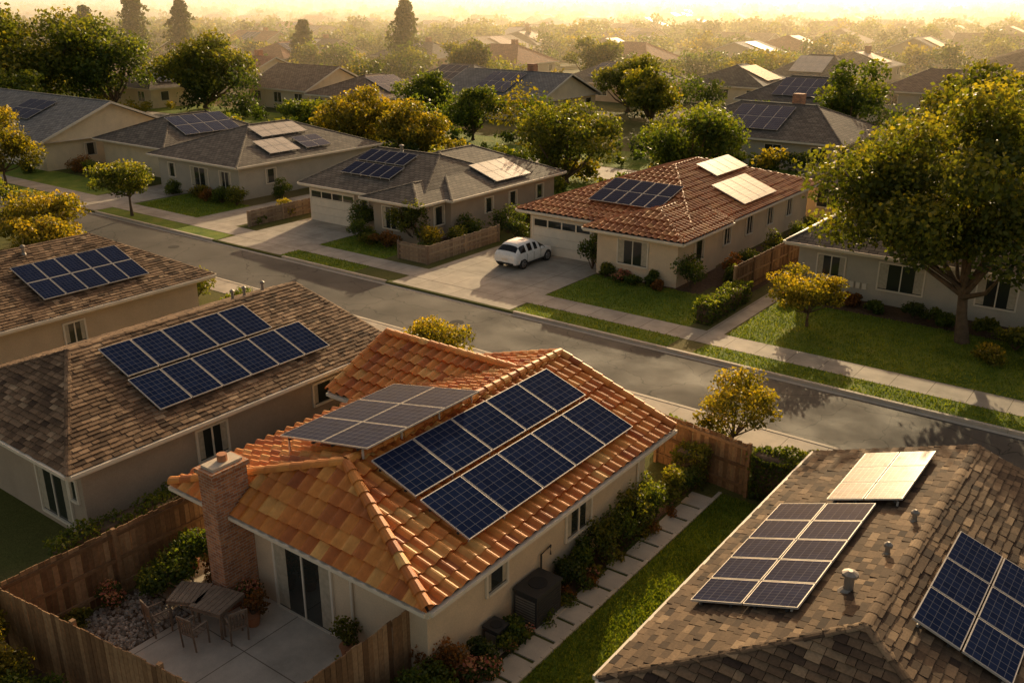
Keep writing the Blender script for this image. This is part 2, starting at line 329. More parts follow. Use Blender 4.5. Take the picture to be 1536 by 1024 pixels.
def clip_mesh(V,F,rnd,mat,poly,name,parent):
    me=bpy.data.meshes.new(name); me.from_pydata(V,[],F); me.materials.append(M[mat])
    at=me.attributes.new('rnd','FLOAT','FACE'); at.data.foreach_set('value',rnd)
    n=pnormal(poly); bm=bmesh.new(); bm.from_mesh(me)
    for i in range(len(poly)):
        a=poly[i]; b=poly[(i+1)%len(poly)]; out=(b-a).cross(n).normalized()
        ext=.05 if i==0 else 0
        bmesh.ops.bisect_plane(bm,geom=bm.verts[:]+bm.edges[:]+bm.faces[:],plane_co=a+out*ext,plane_no=out,clear_outer=True,dist=1e-5)
    bm.to_mesh(me); bm.free(); return add(name,me,parent)
def tile_plane(poly,mat,parent,per=.34,course=.4,seg=8,hb=.085):
    a=(poly[1]-poly[0]).normalized(); n=pnormal(poly); s=n.cross(a).normalized(); o=poly[0]-s*.06
    L=(poly[1]-poly[0]).length; S=max((p-o).dot(s) for p in poly)
    nu=int(L/per)+1; nc=int(S/course)+1
    prof=[]
    for k in range(seg):
        u=k/seg; prof.append(hb*math.sin(math.pi*u/.68) if u<.68 else -.01)
    V=[];F=[];rn=[]; W=nu*seg+1
    for j in range(nc):
        for e in (0,1):
            for i in range(W):
                k=i%seg; h=prof[k]+(.055 if e==0 else .0)+.02
                jit=.012*math.sin((i//seg)*12.9+j*78.2)
                V.append(o+a*(i*per/seg)+s*((j+e)*course-(.0 if e else .02)+jit)+n*(h+jit))
    for j in range(nc):
        b0=2*j*W
        tr=[min(1,max(0,R.gauss(.5,.27))) for _ in range(nu+1)]
        for i in range(W-1):
            F.append((b0+i,b0+i+1,b0+W+i+1,b0+W+i)); rn.append(tr[i//seg])
            if j<nc-1: F.append((b0+W+i,b0+W+i+1,b0+2*W+i+1,b0+2*W+i)); rn.append(0)
    return clip_mesh(V,F,rn,mat,poly,'roof_tiles',parent)
def shake_plane(poly,mat,parent,w=.26,course=.17):
    a=(poly[1]-poly[0]).normalized(); n=pnormal(poly); s=n.cross(a).normalized(); o=poly[0]-s*.04
    L=(poly[1]-poly[0]).length; S=max((p-o).dot(s) for p in poly); V=[];F=[];rn=[]
    for j in range(int(S/course)+1):
        x=-w*R.random()
        while x<L:
            ww=w*(.6+.8*R.random()); t=.012+.022*R.random(); js=.03*(R.random()-.5)
            g=.006; s0=j*course+js; s1=(j+1)*course+.05
            b=len(V)
            for (aa,ss,hh) in ((x+g,s0,0),(x+ww-g,s0,0),(x+ww-g,s1,-.01),(x+g,s1,-.01),(x+g,s0,t+.014),(x+ww-g,s0,t+.014),(x+ww-g,s1,.006),(x+g,s1,.006)):
                V.append(o+a*aa+s*ss+n*(hh+.012))
            r=min(1,max(0,R.gauss(.5,.26)))
            for q in ((4,5,6,7),(0,1,5,4),(1,2,6,5),(3,0,4,7)): F.append(tuple(b+i for i in q)); rn.append(r)
            x+=ww
    return clip_mesh(V,F,rn,mat,poly,'roof_shingles',parent)
def caps(mb,p0,p1,mat,rad,seg=.36,flat=1.0,lift=.03):
    p0=Vector(p0);p1=Vector(p1);d=p1-p0;L=d.length;d.normalize(); a=d.cross(Vector((0,0,1))).normalized(); u=a.cross(d)
    if u.z<0:u=-u
    n=max(1,int(L/seg)); st=L/n
    for i in range(n):
        r=min(1,max(0,R.gauss(.5,.25)))
        for k in range(6):
            t0=math.pi*k/6;t1=math.pi*(k+1)/6
            def q(t,e):
                rr=rad*(1.12 if e==0 else .9); return p0+d*(i*st+(st*1.08 if e else 0))+a*math.cos(t)*rr+u*(math.sin(t)*rr*flat+lift)
            mb.face([q(t0,0),q(t0,1),q(t1,1),q(t1,0)][::-1],mat,r)
def panels(parent,poly,xa,xb,ya,yb,nc,nr,mat='pv',lift=.13,name='solar_panel_array',z=None,cells=(6,6)):
    a=(poly[1]-poly[0]).normalized()
    along_y=abs(a.y)>abs(a.x)
    def P(x,y): return Vector((x,y,(plane_z(poly,x,y) if z is None else z(x,y))))
    if along_y:
        e0,e1=(ya,yb) if a.y>0 else (yb,ya); lo,hi=(xa,xb) if (plane_z(poly,xa,ya)<plane_z(poly,xb,ya)) else (xb,xa)
        c0=P(lo,e0);E=P(lo,e1)-c0;S=P(hi,e0)-c0
    else:
        e0,e1=(xa,xb) if a.x>0 else (xb,xa); lo,hi=(ya,yb) if (plane_z(poly,xa,ya)<plane_z(poly,xa,yb)) else (yb,ya)
        c0=P(e0,lo);E=P(e1,lo)-c0;S=P(e0,hi)-c0
    nn=E.cross(S).normalized(); mb=MB(); g=.016
    q=lambda u,v,h:c0+E*u+S*v+nn*h
    for i in range(nc):
        for j in range(nr):
            u0=i/nc+g/E.length;u1=(i+1)/nc-g/E.length;v0=j/nr+g/S.length;v1=(j+1)/nr-g/S.length
            mb.hexa([q(u0,v0,lift),q(u1,v0,lift),q(u1,v1,lift),q(u0,v1,lift),q(u0,v0,lift+.04),q(u1,v0,lift+.04),q(u1,v1,lift+.04),q(u0,v1,lift+.04)],'alu',.5)
            f=.02;fu=f/E.length;fv=f/S.length;h=lift+.044
            cu=cells[0];cv=cells[1]
            mb.face([q(u0+fu,v0+fv,h),q(u1-fu,v0+fv,h),q(u1-fu,v1-fv,h),q(u0+fu,v1-fv,h)],mat,uv=[(0,0),(cu,0),(cu,cv),(0,cv)])
    for j in range(nr):
        for fr in (.22,.78):
            v=(j+fr)/nr; mb.beam(q(.0,v,lift-.035),q(1.,v,lift-.035),.05,.05,'metal_dark',up=nn)
    nl=max(2,nc)
    for i in range(nl+1):
        for v in (.08,.92):
            p=q(min(.98,max(.02,i/nl)),v,lift-.05); zz=plane_z(poly,p.x,p.y)
            if p.z-zz>.04: mb.beam((p.x,p.y,zz),(p.x,p.y,p.z),.04,.04,'alu',up=(1,0,0))
    return mb.obj(name,parent)
# ------------------------------------------------------------ house parts
def wbox(mb,side,pl,al0,al1,o0,o1,z0,z1,m,r=None):
    if side=='-y': mb.box(al0,al1,pl-o1,pl-o0,z0,z1,m,r)
    elif side=='+y': mb.box(al0,al1,pl+o0,pl+o1,z0,z1,m,r)
    elif side=='+x': mb.box(pl+o0,pl+o1,al0,al1,z0,z1,m,r)
    else: mb.box(pl-o1,pl-o0,al0,al1,z0,z1,m,r)
def window(parent,side,pl,c,z0,w,h,nm=1,door=False,trim='trim',detail=True,mb=None):
    own=mb is None
    if own: mb=MB()
    z0+=GZ; t=.07; a0=c-w/2;a1=c+w/2
    wbox(mb,side,pl,a0,a1,.004,.02,z0,z0+h,'glass')
    if detail:
        for k in (0,1):
            cw=w*.2; wbox(mb,side,pl,(a0 if k==0 else a1-cw),(a0+cw if k==0 else a1),.0205,.0235,z0+.04,z0+h-.02,'curtain')
    wbox(mb,side,pl,a0-t,a0,.003,.06,z0-t,z0+h+t,trim); wbox(mb,side,pl,a1,a1+t,.003,.06,z0-t,z0+h+t,trim)
    wbox(mb,side,pl,a0,a1,.003,.06,z0+h,z0+h+t,trim); wbox(mb,side,pl,a0,a1,.003,.08,z0-t,z0,trim)
    for i in range(1,nm+1):
        x=a0+w*i/(nm+1); wbox(mb,side,pl,x-.025,x+.025,.005,.045,z0,z0+h,trim)
    if own: return mb.obj('sliding_door' if door else 'window',parent)
def garage(parent,side,pl,c,w,h=2.0,dark=False):
    mb=MB(); z0=GZ+.02
    n=4
    for i in range(n):
        za=z0+h*i/n; zb=z0+h*(i+1)/n-.015
        if i==n-1:
            k=4
            for j in range(k):
                a=c-w/2+w*j/k; wbox(mb,side,pl,a+.05,a+w/k-.05,.019,.026,za+.05,zb-.05,'glass')
            wbox(mb,side,pl,c-w/2,c+w/2,.003,.018,za,zb,'trim')
        else: 
            wbox(mb,side,pl,c-w/2,c+w/2,.003,.04,za,zb,'trim')
    wbox(mb,side,pl,c-w/2-.1,c-w/2,.003,.06,z0,z0+h+.1,'trim'); wbox(mb,side,pl,c+w/2,c+w/2+.1,.003,.06,z0,z0+h+.1,'trim'); wbox(mb,side,pl,c-w/2,c+w/2,.003,.06,z0+h,z0+h+.1,'trim')
    return mb.obj('garage_door',parent)
RECTS=[]
def house(name,roofs,kind,rmat,wall,ze=2.6,ov=.55,fasc='trim',gut=True,capr=.1):
    r=roofs[0]; e=empty(name,((r[0]+r[1])/2,(r[2]+r[3])/2,0)); out=[]
    wm=MB();rm=MB();tm=MB();cm=MB()
    for idx,(x0,x1,y0,y1,axis,r0,r1,rp,zr) in enumerate(roofs):
        ze_=ze-.004*idx
        RECTS.append((x0-1,x1+1,y0-1,y1+1))
        P=roof_planes(x0,x1,y0,y1,ze_,axis,r0,r1,rp,zr); out.append(P)
        dz=.003*idx
        wm.box(x0+ov+dz,x1-ov-dz,y0+ov+dz,y1-ov-dz,0,ze_-.02,wall)
        tm.face([(x0,y0,ze_-.17),(x0,y1,ze_-.17),(x1,y1,ze_-.17),(x1,y0,ze_-.17)],fasc)
        for k,poly in P.items():
            nrm=pnormal(poly); a=(poly[1]-poly[0]).normalized(); s=nrm.cross(a)
            off=-.02 if kind in('tile','shake') else 0
            rm.face([p+nrm*off for p in poly],rmat if kind=='flat' else 'trim_dark',uv=[((p-poly[0]).dot(a),(p-poly[0]).dot(s)) for p in poly])
            if kind=='tile': tile_plane(poly,rmat,e)
            elif kind=='tile_far': tile_plane(poly,rmat,e,.36,.42,5,.09)
            elif kind=='shake': shake_plane(poly,rmat,e)
            tm.beam(poly[0]+Vector((0,0,-.1)),poly[1]+Vector((0,0,-.1)),.05,.16,fasc)
            o=(poly[1]-poly[0]).cross(nrm).normalized(); o.z=0;o.normalize()
            if gut: tm.beam(poly[0]+o*.075+Vector((0,0,-.05)),poly[1]+o*.075+Vector((0,0,-.05)),.1,.09,fasc)
        corners=[Vector((x0,y0,ze_)),Vector((x1,y0,ze_)),Vector((x1,y1,ze_)),Vector((x0,y1,ze_))]
        ra=Vector((rp,r0,zr)) if axis=='y' else Vector((r0,rp,zr)); rb=Vector((rp,r1,zr)) if axis=='y' else Vector((r1,rp,zr))
        ends=[(0,ra),(1,ra),(2,rb),(3,rb)] if axis=='y' else [(0,ra),(3,ra),(1,rb),(2,rb)]
        g0=(r0<=(y0 if axis=='y' else x0)); g1=(r1>=(y1 if axis=='y' else x1))
        fl=1 if kind.startswith('tile') else .35; cr=.13 if kind=='tile' else capr
        sg=.36 if kind!='flat' else 1.2
        caps(cm,ra,rb,rmat,cr,sg,fl,.07 if kind=='tile' else .0)
        for ci,rr in ends:
            gab=g0 if rr is ra else g1
            if not gab: caps(cm,corners[ci],rr,rmat,cr,sg,fl,.07 if kind=='tile' else 0)
            else:
                tm.beam(corners[ci]+Vector((0,0,-.08)),rr+Vector((0,0,-.08)),.06,.18,fasc)
                if kind.startswith('tile'): caps(cm,corners[ci],rr,rmat,cr,sg,fl,.05)
        for gab,end in ((g0,0),(g1,1)):
            if gab:
                if axis=='y':
                    yy=(y0+ov+.002) if end==0 else (y1-ov-.002); pts=[(x0+ov,yy,ze_-.03),(x1-ov,yy,ze_-.03),(rp,yy,zr-.14)]
                else:
                    xx=(x0+ov+.002) if end==0 else (x1-ov-.002); pts=[(xx,y0+ov,ze_-.03),(xx,y1-ov,ze_-.03),(xx,rp,zr-.14)]
                wm.face(pts,wall)
    wm.obj('walls',e); rm.obj('roof',e); tm.obj('eaves_and_gutters',e); cm.obj('roof_ridge_caps',e)
    return e,out
def vent(parent,poly,x,y,h=.35,r=.06):
    z=plane_z(poly,x,y); mb=MB(); mb.tube([(x,y,z-.05),(x,y,z+h)],[r,r],'pipe',10); mb.tube([(x,y,z-.03),(x,y,z+.08)],[r*2.2,r*1.1],'pipe',10,cap=False)
    mb.tube([(x,y,z+h),(x,y,z+h+.05),(x,y,z+h+.1)],[r*1.7,r*1.7,r*.5],'pipe',10); mb.obj('roof_vent',parent)
def fence(name,p0,p1,h,mat='wood',z0=GZ,bw=.14,posts=True,side=1):
    mb=MB(); p0=Vector((*p0,z0));p1=Vector((*p1,z0)); d=p1-p0;L=d.length;d.normalize();a=d.cross(Vector((0,0,1)))
    n=int(L/bw)
    for i in range(n):
        c=p0+d*((i+.5)*L/n); hh=h+.05*(R.random()-.5); w=L/n*.45; t=.011; o=a*(.01*(R.random()-.5)); r=R.random(); ln=d*(.014*(R.random()-.5))
        q=lambda s,tt,z:c+o+d*s*w+a*tt*t+Vector((0,0,z))+ln*(z/h)
        mb.hexa([q(-1,1,0),q(1,1,0),q(1,-1,0),q(-1,-1,0),q(-1,1,hh),q(1,1,hh),q(1,-1,hh),q(-1,-1,hh)],mat,r)
    for z in (.3,h*.55,h-.15): mb.beam(p0+a*side*.04+Vector((0,0,z)),p1+a*side*.04+Vector((0,0,z)),.04,.09,mat)
    k=max(1,int(L/2.2))
    for i in range(k+1):
        c=p0+d*(L*i/k)+a*side*.05; mb.beam(c,c+Vector((0,0,h+.05)),.1,.1,mat,up=d)
    return mb.obj(name)

# ============================================================ GROUND & STREET
mb=MB(); B_=4000
ys=[-B_,28.2,28.21,33.0,33.01,B_]; zs=[GZ,GZ,0,0,GZ,GZ]
xsg=[-B_,-600,-200,-60,0,60,600,B_]
for i in range(5):
    for j in range(len(xsg)-1):
        mb.face([(xsg[j],ys[i],zs[i]),(xsg[j+1],ys[i],zs[i]),(xsg[j+1],ys[i+1],zs[i+1]),(xsg[j],ys[i+1],zs[i+1])],'earth')
mb.obj('ground')
def sheet(name,rects,mat,z):
    mb=MB()
    for x0,x1,y0,y1 in rects: mb.face([(x0,y0,z),(x1,y0,z),(x1,y1,z),(x0,y1,z)],mat)
    return mb.obj(name)
sheet('street',[(-200,80,28.35,32.75)],'asphalt',.006)
sheet('side_street',[(-160,20,64,68.5),(-53,-49,36.01,63.99)],'conc_drive',GZ+.012)
sheet('gutter',[(-200,80,28.21,28.35),(-200,80,32.75,32.99)],'kerb',.010)
drv=[(-47,-41.3,33.15,41),( -32.6,-25,33.15,43.2),(-65,-60.5,33.15,41.5)]
mb=MB()
def kerbrun(y0,y1,gaps):
    x=-200
    for a,b_ in sorted(gaps)+[(80,80)]:
        if a>x:
            k=x
            while k<a: 
                e=min(a,k+3); mb.box(k,e-.012,y0,y1,-.05,GZ+.03,'kerb'); k=e
        x=b_
kerbrun(33.0,33.15,[(a-.3,b_+.3) for a,b_,_,_ in drv]); kerbrun(28.06,28.21,[])
mb.obj('kerb')
sheet('sidewalk',[(-200,80,34.5,36.0),(-200,80,26.7,28.05)],'conc',GZ+.016)
sheet('driveway',drv,'conc_drive',GZ+.008)
lw=[(-200,-65.1,33.16,34.5),(-60.4,-47.1,33.16,34.5),(-41.3,-35.5,33.16,34.5),(-24.8,-16.8,33.16,34.5),(-15.6,60,33.16,34.5),
 (-60.3,-53.1,36,40.5),(-41.2,-36,36,39.5),(-24.9,-17.2,36,40.6),(-15.4,20,36,42.4),(-9.65,-7.3,11,23.2),(-90,-65.2,36,39.5),
 (-160,-22,56,63.6),(-160,-22,69,77)]
sheet('lawn',lw,'lawn',GZ+.004)
blades('grass',[(-9.65,-7.3,11,23.2)],900,.06)
blades('grass',[(-24.8,-16.8,33.16,34.5),(-15.6,4,33.16,34.5),(-24.9,-17.2,36,40.6),(-15.4,4,36,42.4),(-41.3,-35.5,33.16,34.5),(-41.2,-36,36,39.5),(-60,-53.2,36,40.5)],160,.07)
sheet('garden_path',[(-16.3,-15.5,36.01,43)],'conc',GZ+.012)
sheet('flower_bed',[(-24.9,-19,40.6,42.3),(-20.4,-17,42.31,58),(-15.4,20,42.4,44.6),(-40,-34,39.5,42),(-11.1,-10.45,11.5,23.4)],'mulch',GZ+.008)
for x,y in ((-26,30.5),(-48,30.8)):
    mb=MB(); mb.tube([(x,y,.007),(x,y,.012)],[.33,.33],'cast_iron',24); mb.obj('manhole_cover')

# ============================================================ HOUSE A (foreground tile)
eA,RA=house('tile_roof_house',[(-19,-10.55,11.3,21.6,'y',12.9,21.6,-14.4,3.93),(-20.2,-14.5,17.6,22.4,'x',-20.2,-14.6,20.2,3.7)],'tile','tile','wall_beige')
pr=RA[0]['+x'];pl=RA[0]['-x']
panels(eA,pr,-14.05,-12.68,13.25,20.25,5,1,cells=(6,7),lift=.2)
panels(eA,pr,-12.58,-11.15,13.25,20.25,5,1,cells=(6,7),lift=.2)
panels(eA,pl,-17.1,-14.0,13.2,17.3,3,2,cells=(6,7),lift=.0,z=lambda x,y:3.72+(x+17.1)*.19)
window(eA,'-y',11.85,-14.95,.02,1.9,2.05,1,True)
window(eA,'-y',11.85,-17.95,1.0,.75,1.0,0)
window(eA,'+x',-11.1,17.6,1.0,1.1,1.0,1)
window(eA,'+x',-11.1,14.2,1.2,.7,.7,0)
mb=MB(); 
mb.box(-17.2,-16.65,10.9,11.84,0,3.7,'brick'); mb.box(-17.26,-16.59,10.84,11.89,3.7,3.82,'brick'); mb.box(-17.15,-16.7,10.96,11.78,3.82,3.88,'kerb'); mb.tube([(-16.93,11.4,3.82),(-16.93,11.4,4.05)],[.12,.12],'terracotta',10)
mb.obj('chimney',eA)
mb=MB(); mb.tube([(-11.06,20.6,GZ),(-11.06,20.6,2.4)],[.035,.035],'trim',8); mb.tube([(-11.04,15.9,GZ),(-11.04,15.9,1.3),(-11.04,16.3,1.35),(-11.04,16.3,1.1)],[.025]*4,'metal_dark',8); mb.tube([(-13.3,11.8,GZ),(-13.3,11.8,2.4)],[.035,.035],'trim',8)
mb.obj('downpipes',eA)
mb=MB(); mb.box(-15.9-.25,-15.9-.13,11.76,11.84,1.9,2.1,'metal_dark'); mb.box(-13.75,-13.63,11.76,11.84,1.9,2.1,'metal_dark'); mb.obj('wall_lantern',eA)
def crate(name,x0,x1,y0,y1,h):
    mb=MB(); mb.box(x0,x1,y0,y1,GZ+.05,GZ+h,'metal_dark'); mb.box(x0-.03,x1+.03,y0-.03,y1+.03,GZ+h,GZ+h+.06,'metal_dark')
    k=9
    for i in range(k):
        z=GZ+.12+(h-.2)*i/k; mb.box(x0+.05,x1-.05,y0-.015,y0-.002,z,z+.04,'pipe'); mb.box(x1+.002,x1+.015,y0+.05,y1-.05,z,z+.04,'metal_dark')
    mb.tube([((x0+x1)/2,(y0+y1)/2,GZ+h+.06),((x0+x1)/2,(y0+y1)/2,GZ+h+.075)],[min(x1-x0,y1-y0)*.36]*2,'rubber',20)
    mb.box(x0-.1,x1+.1,y0-.1,y1+.1,0,GZ+.05,'kerb'); mb.obj(name)
crate('air_conditioner',-11.0,-10.35,14.75,15.75,.85); crate('utility_box',-11.0,-10.6,13.6,14.0,.5)
sheet('patio',[(-17.3,-11.7,6.5,11.84),(-19.2,-17.3,10.3,11.84)],'conc_patio',GZ+.008)
sheet('gravel_bed',[(-19.3,-17.3,6.9,10.3)],'mulch',GZ+.006)
mb=MB()
for i in range(1800):
    x=R.uniform(-19.2,-17.35);y=R.uniform(7.3,10.25);s=R.uniform(.025,.07);z=GZ+.01;r=R.random(); t=R.random()*3
    c=[(x+math.cos(t+k*1.57)*s*R.uniform(.7,1.2),y+math.sin(t+k*1.57)*s*R.uniform(.7,1.2),z) for k in range(4)]
    mb.hexa(c+[(x+(p[0]-x)*.6,y+(p[1]-y)*.6,z+s*R.uniform(.5,.9)) for p in c],'rock',r)
mb.obj('gravel')
fence('wooden_fence',(-19.4,7.0),(-19.4,12.6),1.8); fence('wooden_fence',(-19.4,7.0),(-11.6,7.9),1.8,side=-1); fence('wooden_fence',(-11.6,7.9),(-11.6,11.9),1.8,side=-1)
fence('wooden_fence',(-20.5,12.6),(-20.5,22.5),1.3)
def table(x,y,s=.42,rot=.3):
    mb=MB(); c,sn=math.cos(rot),math.sin(rot); T=lambda a,b_,z:(x+a*c-b_*sn,y+a*sn+b_*c,z)
    n=7
    for i in range(n):
        a=-s+2*s*(i+.5)/n; mb.beam(T(a,-s,GZ+.72),T(a,s,GZ+.72),2*s/n*.9,.03,'furn')
    for a in (-1,1):
        mb.beam(T(a*s*.95,-s,GZ+.68),T(a*s*.95,s,GZ+.68),.04,.06,'furn'); mb.beam(T(-s,a*s*.95,GZ+.66),T(s,a*s*.95,GZ+.66),.04,.06,'furn')
        for b_ in (-1,1): mb.beam(T(a*s*.85,b_*s*.85,GZ),T(a*s*.88,b_*s*.88,GZ+.7),.045,.045,'furn',up=(1,0,0))
    mb.obj('patio_table')
def chair(x,y,rot):
    mb=MB(); c,sn=math.cos(rot),math.sin(rot); T=lambda a,b_,z:Vector((x+a*c-b_*sn,y+a*sn+b_*c,GZ+z)); w=.2
    for a in (-1,1):
        mb.beam(T(a*w,-w,0),T(a*w,-w,.6),.03,.03,'furn',up=(1,0,0)); mb.beam(T(a*w,w,0),T(a*w,w*1.35,.88),.03,.03,'furn',up=(1,0,0))
        mb.beam(T(a*w,-w,.6),T(a*w,w*1.2,.62),.04,.03,'furn')
    for i in range(5): mb.beam(T(-w,-w+2*w*i/4,.42),T(w,-w+2*w*i/4,.42),.075,.02,'furn')
    for i in range(5): mb.beam(T(-w+2*w*(i+.5)/5,w,.45),T(-w+2*w*(i+.5)/5,w*1.33,.86),.045,.015,'furn',up=(0,1,0))
    mb.beam(T(-w-.02,w*1.35,.87),T(w+.02,w*1.35,.87),.03,.06,'furn'); mb.obj('patio_chair')
table(-17.15,10.25,.4,.5); table(-16.4,10.45,.45,.25)
chair(-17.9,10.5,1.6);chair(-17.35,9.5,3.0);chair(-16.25,9.7,3.3);chair(-15.7,10.4,4.4);chair(-16.95,10.95,-.2)
for (x,y,l) in ((-16.25,11.25,'blossom'),(-15.8,10.95,'leaf_red'),(-18.9,11.5,'leaf_green'),(-12.2,11.3,'blossom'),(-12.3,10.7,'leaf_green'),(-13.2,11.5,'leaf_olive')):
    mb=MB(); mb.tube([(x,y,GZ),(x,y,GZ+.28),(x,y,GZ+.3)],[.13,.18,.2],'terracotta',12); mb.obj('flower_pot'); shrub('potted_plant',x,y,.7,.65,l,700,.07,z0=GZ+.28)
shrub('patio_shrub',-18.45,10.7,1.45,1.8,'leaf_green',6000,.085)
shrub('red_shrub',-17.6,11.4,1.1,.8,'leaf_red',900,.07); shrub('garden_shrub',-19.0,9.3,.8,.7,'blossom',1200,.07); shrub('garden_shrub',-19.0,8.4,.6,.7,'leaf_olive',900,.07)
shrub('garden_shrub',-12.0,9.3,1.3,1.0,'leaf_green',2500,.08);shrub('garden_shrub',-12.0,10.2,.9,.8,'blossom',1500,.08)
for i,(y,h,w,l) in enumerate([(13.0,.9,1.0,'leaf_dark'),(14.0,.7,.9,'leaf_green'),(16.6,.9,.9,'leaf_dark'),(17.3,1.0,1.0,'leaf_green'),(18.2,1.3,1.1,'leaf_olive'),(19.0,1.7,1.3,'leaf_green'),(19.9,1.6,1.3,'leaf_olive'),(20.7,1.5,1.2,'leaf_green'),(21.6,1.3,1.1,'leaf_olive'),(22.5,1.1,1.0,'leaf_green')]):
    shrub('garden_shrub',-10.7+R.uniform(-.1,.15),y,h,w,l,1900,.075)
for i in range(22):
    shrub('flowering_plant',R.uniform(-10.5,-10.2),R.uniform(12.5,22.5),R.uniform(.25,.45),R.uniform(.35,.6),R.choice(['blossom','leaf_red','leaf_gold','leaf_green']),260,.06)
for i,(x,y,h,w,l) in enumerate([(-11.0,12.2,1.3,1.1,'leaf_red'),(-10.6,11.6,1.2,1.2,'leaf_green'),(-10.9,10.9,1.2,1.3,'leaf_green'),(-10.3,12.6,.8,.9,'blossom'),(-10.2,11.0,1.1,1.2,'leaf_green'),(-9.4,10.6,.9,1.1,'leaf_gold'),(-10.5,10.2,1.2,1.3,'leaf_gold'),(-11.2,10.0,1.1,1.1,'leaf_green'),(-9.8,9.9,1.0,1.1,'leaf_green'),(-10.9,9.2,1.0,1.2,'leaf_olive')]): shrub('garden_shrub',x,y,h,w,l,2300,.075)
mb=MB()
for i in range(13):
    y=12.2+i*.82; w=.3+.06*R.random(); x=-10.05+.05*R.random(); t=.04*(R.random()-.5); mb.hexa([(x-w,y,0),(x+w,y+t,0),(x+w-t,y+.72,0),(x-w+t,y+.72-t,0),(x-w,y,GZ+.035),(x+w,y+t,GZ+.035),(x+w-t,y+.72,GZ+.035),(x-w+t,y+.72-t,GZ+.035)],'kerb')
mb.obj('stepping_stones')
mb=MB()
for i in range(30): mb.box(-9.72,-9.62,11.2+i*.4,11.2+i*.4+.38,0,GZ+.07,'kerb')
mb.obj('lawn_edging')
fence('wooden_fence',(-12.2,23.9),(-9.0,23.5),1.7)
hedge('hedge',-9.0,-7.3,23.4,24.2,1.5,'leaf_green',700,.09)
hedge('hedge',-11.2,-10.2,22.9,23.5,1.2,'leaf_olive',500,.09)
for (x,y,h,w,l) in [(-14,24.5,1.3,1.8,'leaf_olive'),(-16.5,24.5,1.4,2,'leaf_green'),(-18.8,25,1.6,2.2,'leaf_olive'),(-12.4,25,1.1,1.5,'leaf_green'),(-7.6,25.6,.9,1.3,'leaf_olive'),(-5.5,25.4,1.1,1.5,'leaf_dark'),(-26.5,24.5,1.6,2.4,'leaf_olive'),(-28.5,24.8,1.5,2,'leaf_green'),(-31.5,24.8,1.8,2.4,'leaf_olive'),(-19.7,23.6,1.6,1.6,'leaf_green'),(-20.9,18.5,1.4,1.1,'leaf_green'),(-20.9,20.5,1.5,1.1,'leaf_dark'),(-20.9,16.5,1.3,1.1,'leaf_dark'),(-20.9,14.6,1.3,1.1,'leaf_green'),(-34.5,25,1.4,2,'leaf_green'),(-38,25.2,1.5,2,'leaf_olive')]:
    shrub('garden_shrub',x,y,h,w,l,2200,.11)
hedge('hedge',-21.3,-20.6,9.0,14.0,1.2,'leaf_green',400,.09)
shrub('golden_shrub',-18.15,6.15,1.8,1.7,'leaf_gold',5000,.085); shrub('golden_shrub',-18.9,6.3,2.1,1.3,'leaf_gold',4000,.085); shrub('garden_shrub',-16.9,6.2,1.3,1.2,'leaf_green',3000,.08)
# ============================================================ HOUSE B
eB,RB=house('shingle_roof_house',[(-30.3,-21.5,10.0,22.0,'y',12.7,21.3,-25.9,4.14)],'shake','shake_brown','wall_taupe',fasc='trim')
pB=RB[0]['+x']
panels(eB,pB,-25.4,-23.93,13.3,18.6,5,1,cells=(6,8)); panels(eB,pB,-23.83,-22.3,13.2,19.6,6,1,cells=(6,8))
for y in (18.9,19.4,20.2): vent(eB,RB[0]['-x'],-26.3,y,.3,.05)
window(eB,'+x',-22.05,14.6,1.0,1.0,.95,1); window(eB,'+x',-22.05,19,1.2,.9,.7,0); window(eB,'-y',10.55,-23.6,.3,1.6,1.7,1); window(eB,'-y',10.55,-22.5,1.2,.3,.6,0)
mb=MB(); mb.box(-22.04,-21.6,20.2,20.8,0,2.3,'brick'); mb.obj('chimney',eB)
# ============================================================ HOUSE C
eC,RC=house('shingle_roof_house',[(-43.2,-33.7,9.5,23.4,'y',13.5,20.6,-38.4,4.24)],'shake','shake_brown','wall_tan')
panels(eC,RC[0]['+x'],-37.0,-34.6,16.4,20.9,5,2,cells=(6,8)); vent(eC,RC[0]['+x'],-37.9,17.5,.3,.06)
window(eC,'+x',-34.25,17.2,1.1,.8,.8,1)
# ============================================================ HOUSE D
eD,RD=house('shingle_roof_house',[(-6.85,.7,11.7,22.6,'y',14.2,22.6,-3.1,3.92)],'shake','shake_dark','wall_tan')
pD=RD[0]['-x'];pD2=RD[0]['+x']
panels(eD,pD,-6.35,-4.25,14.3,18.9,5,2,'pv',cells=(8,6)); panels(eD,pD,-5.35,-3.75,19.0,21.8,3,2,'pv_painted_sheen',cells=(8,6),lift=.18)
panels(eD,pD2,-2.6,-.9,14.9,18.4,3,2,'pv',cells=(6,6))
vent(eD,pD,-3.75,15.3,.35,.09); vent(eD,pD,-3.5,16.8,.2,.05); vent(eD,pD,-3.4,18.3,.2,.05)
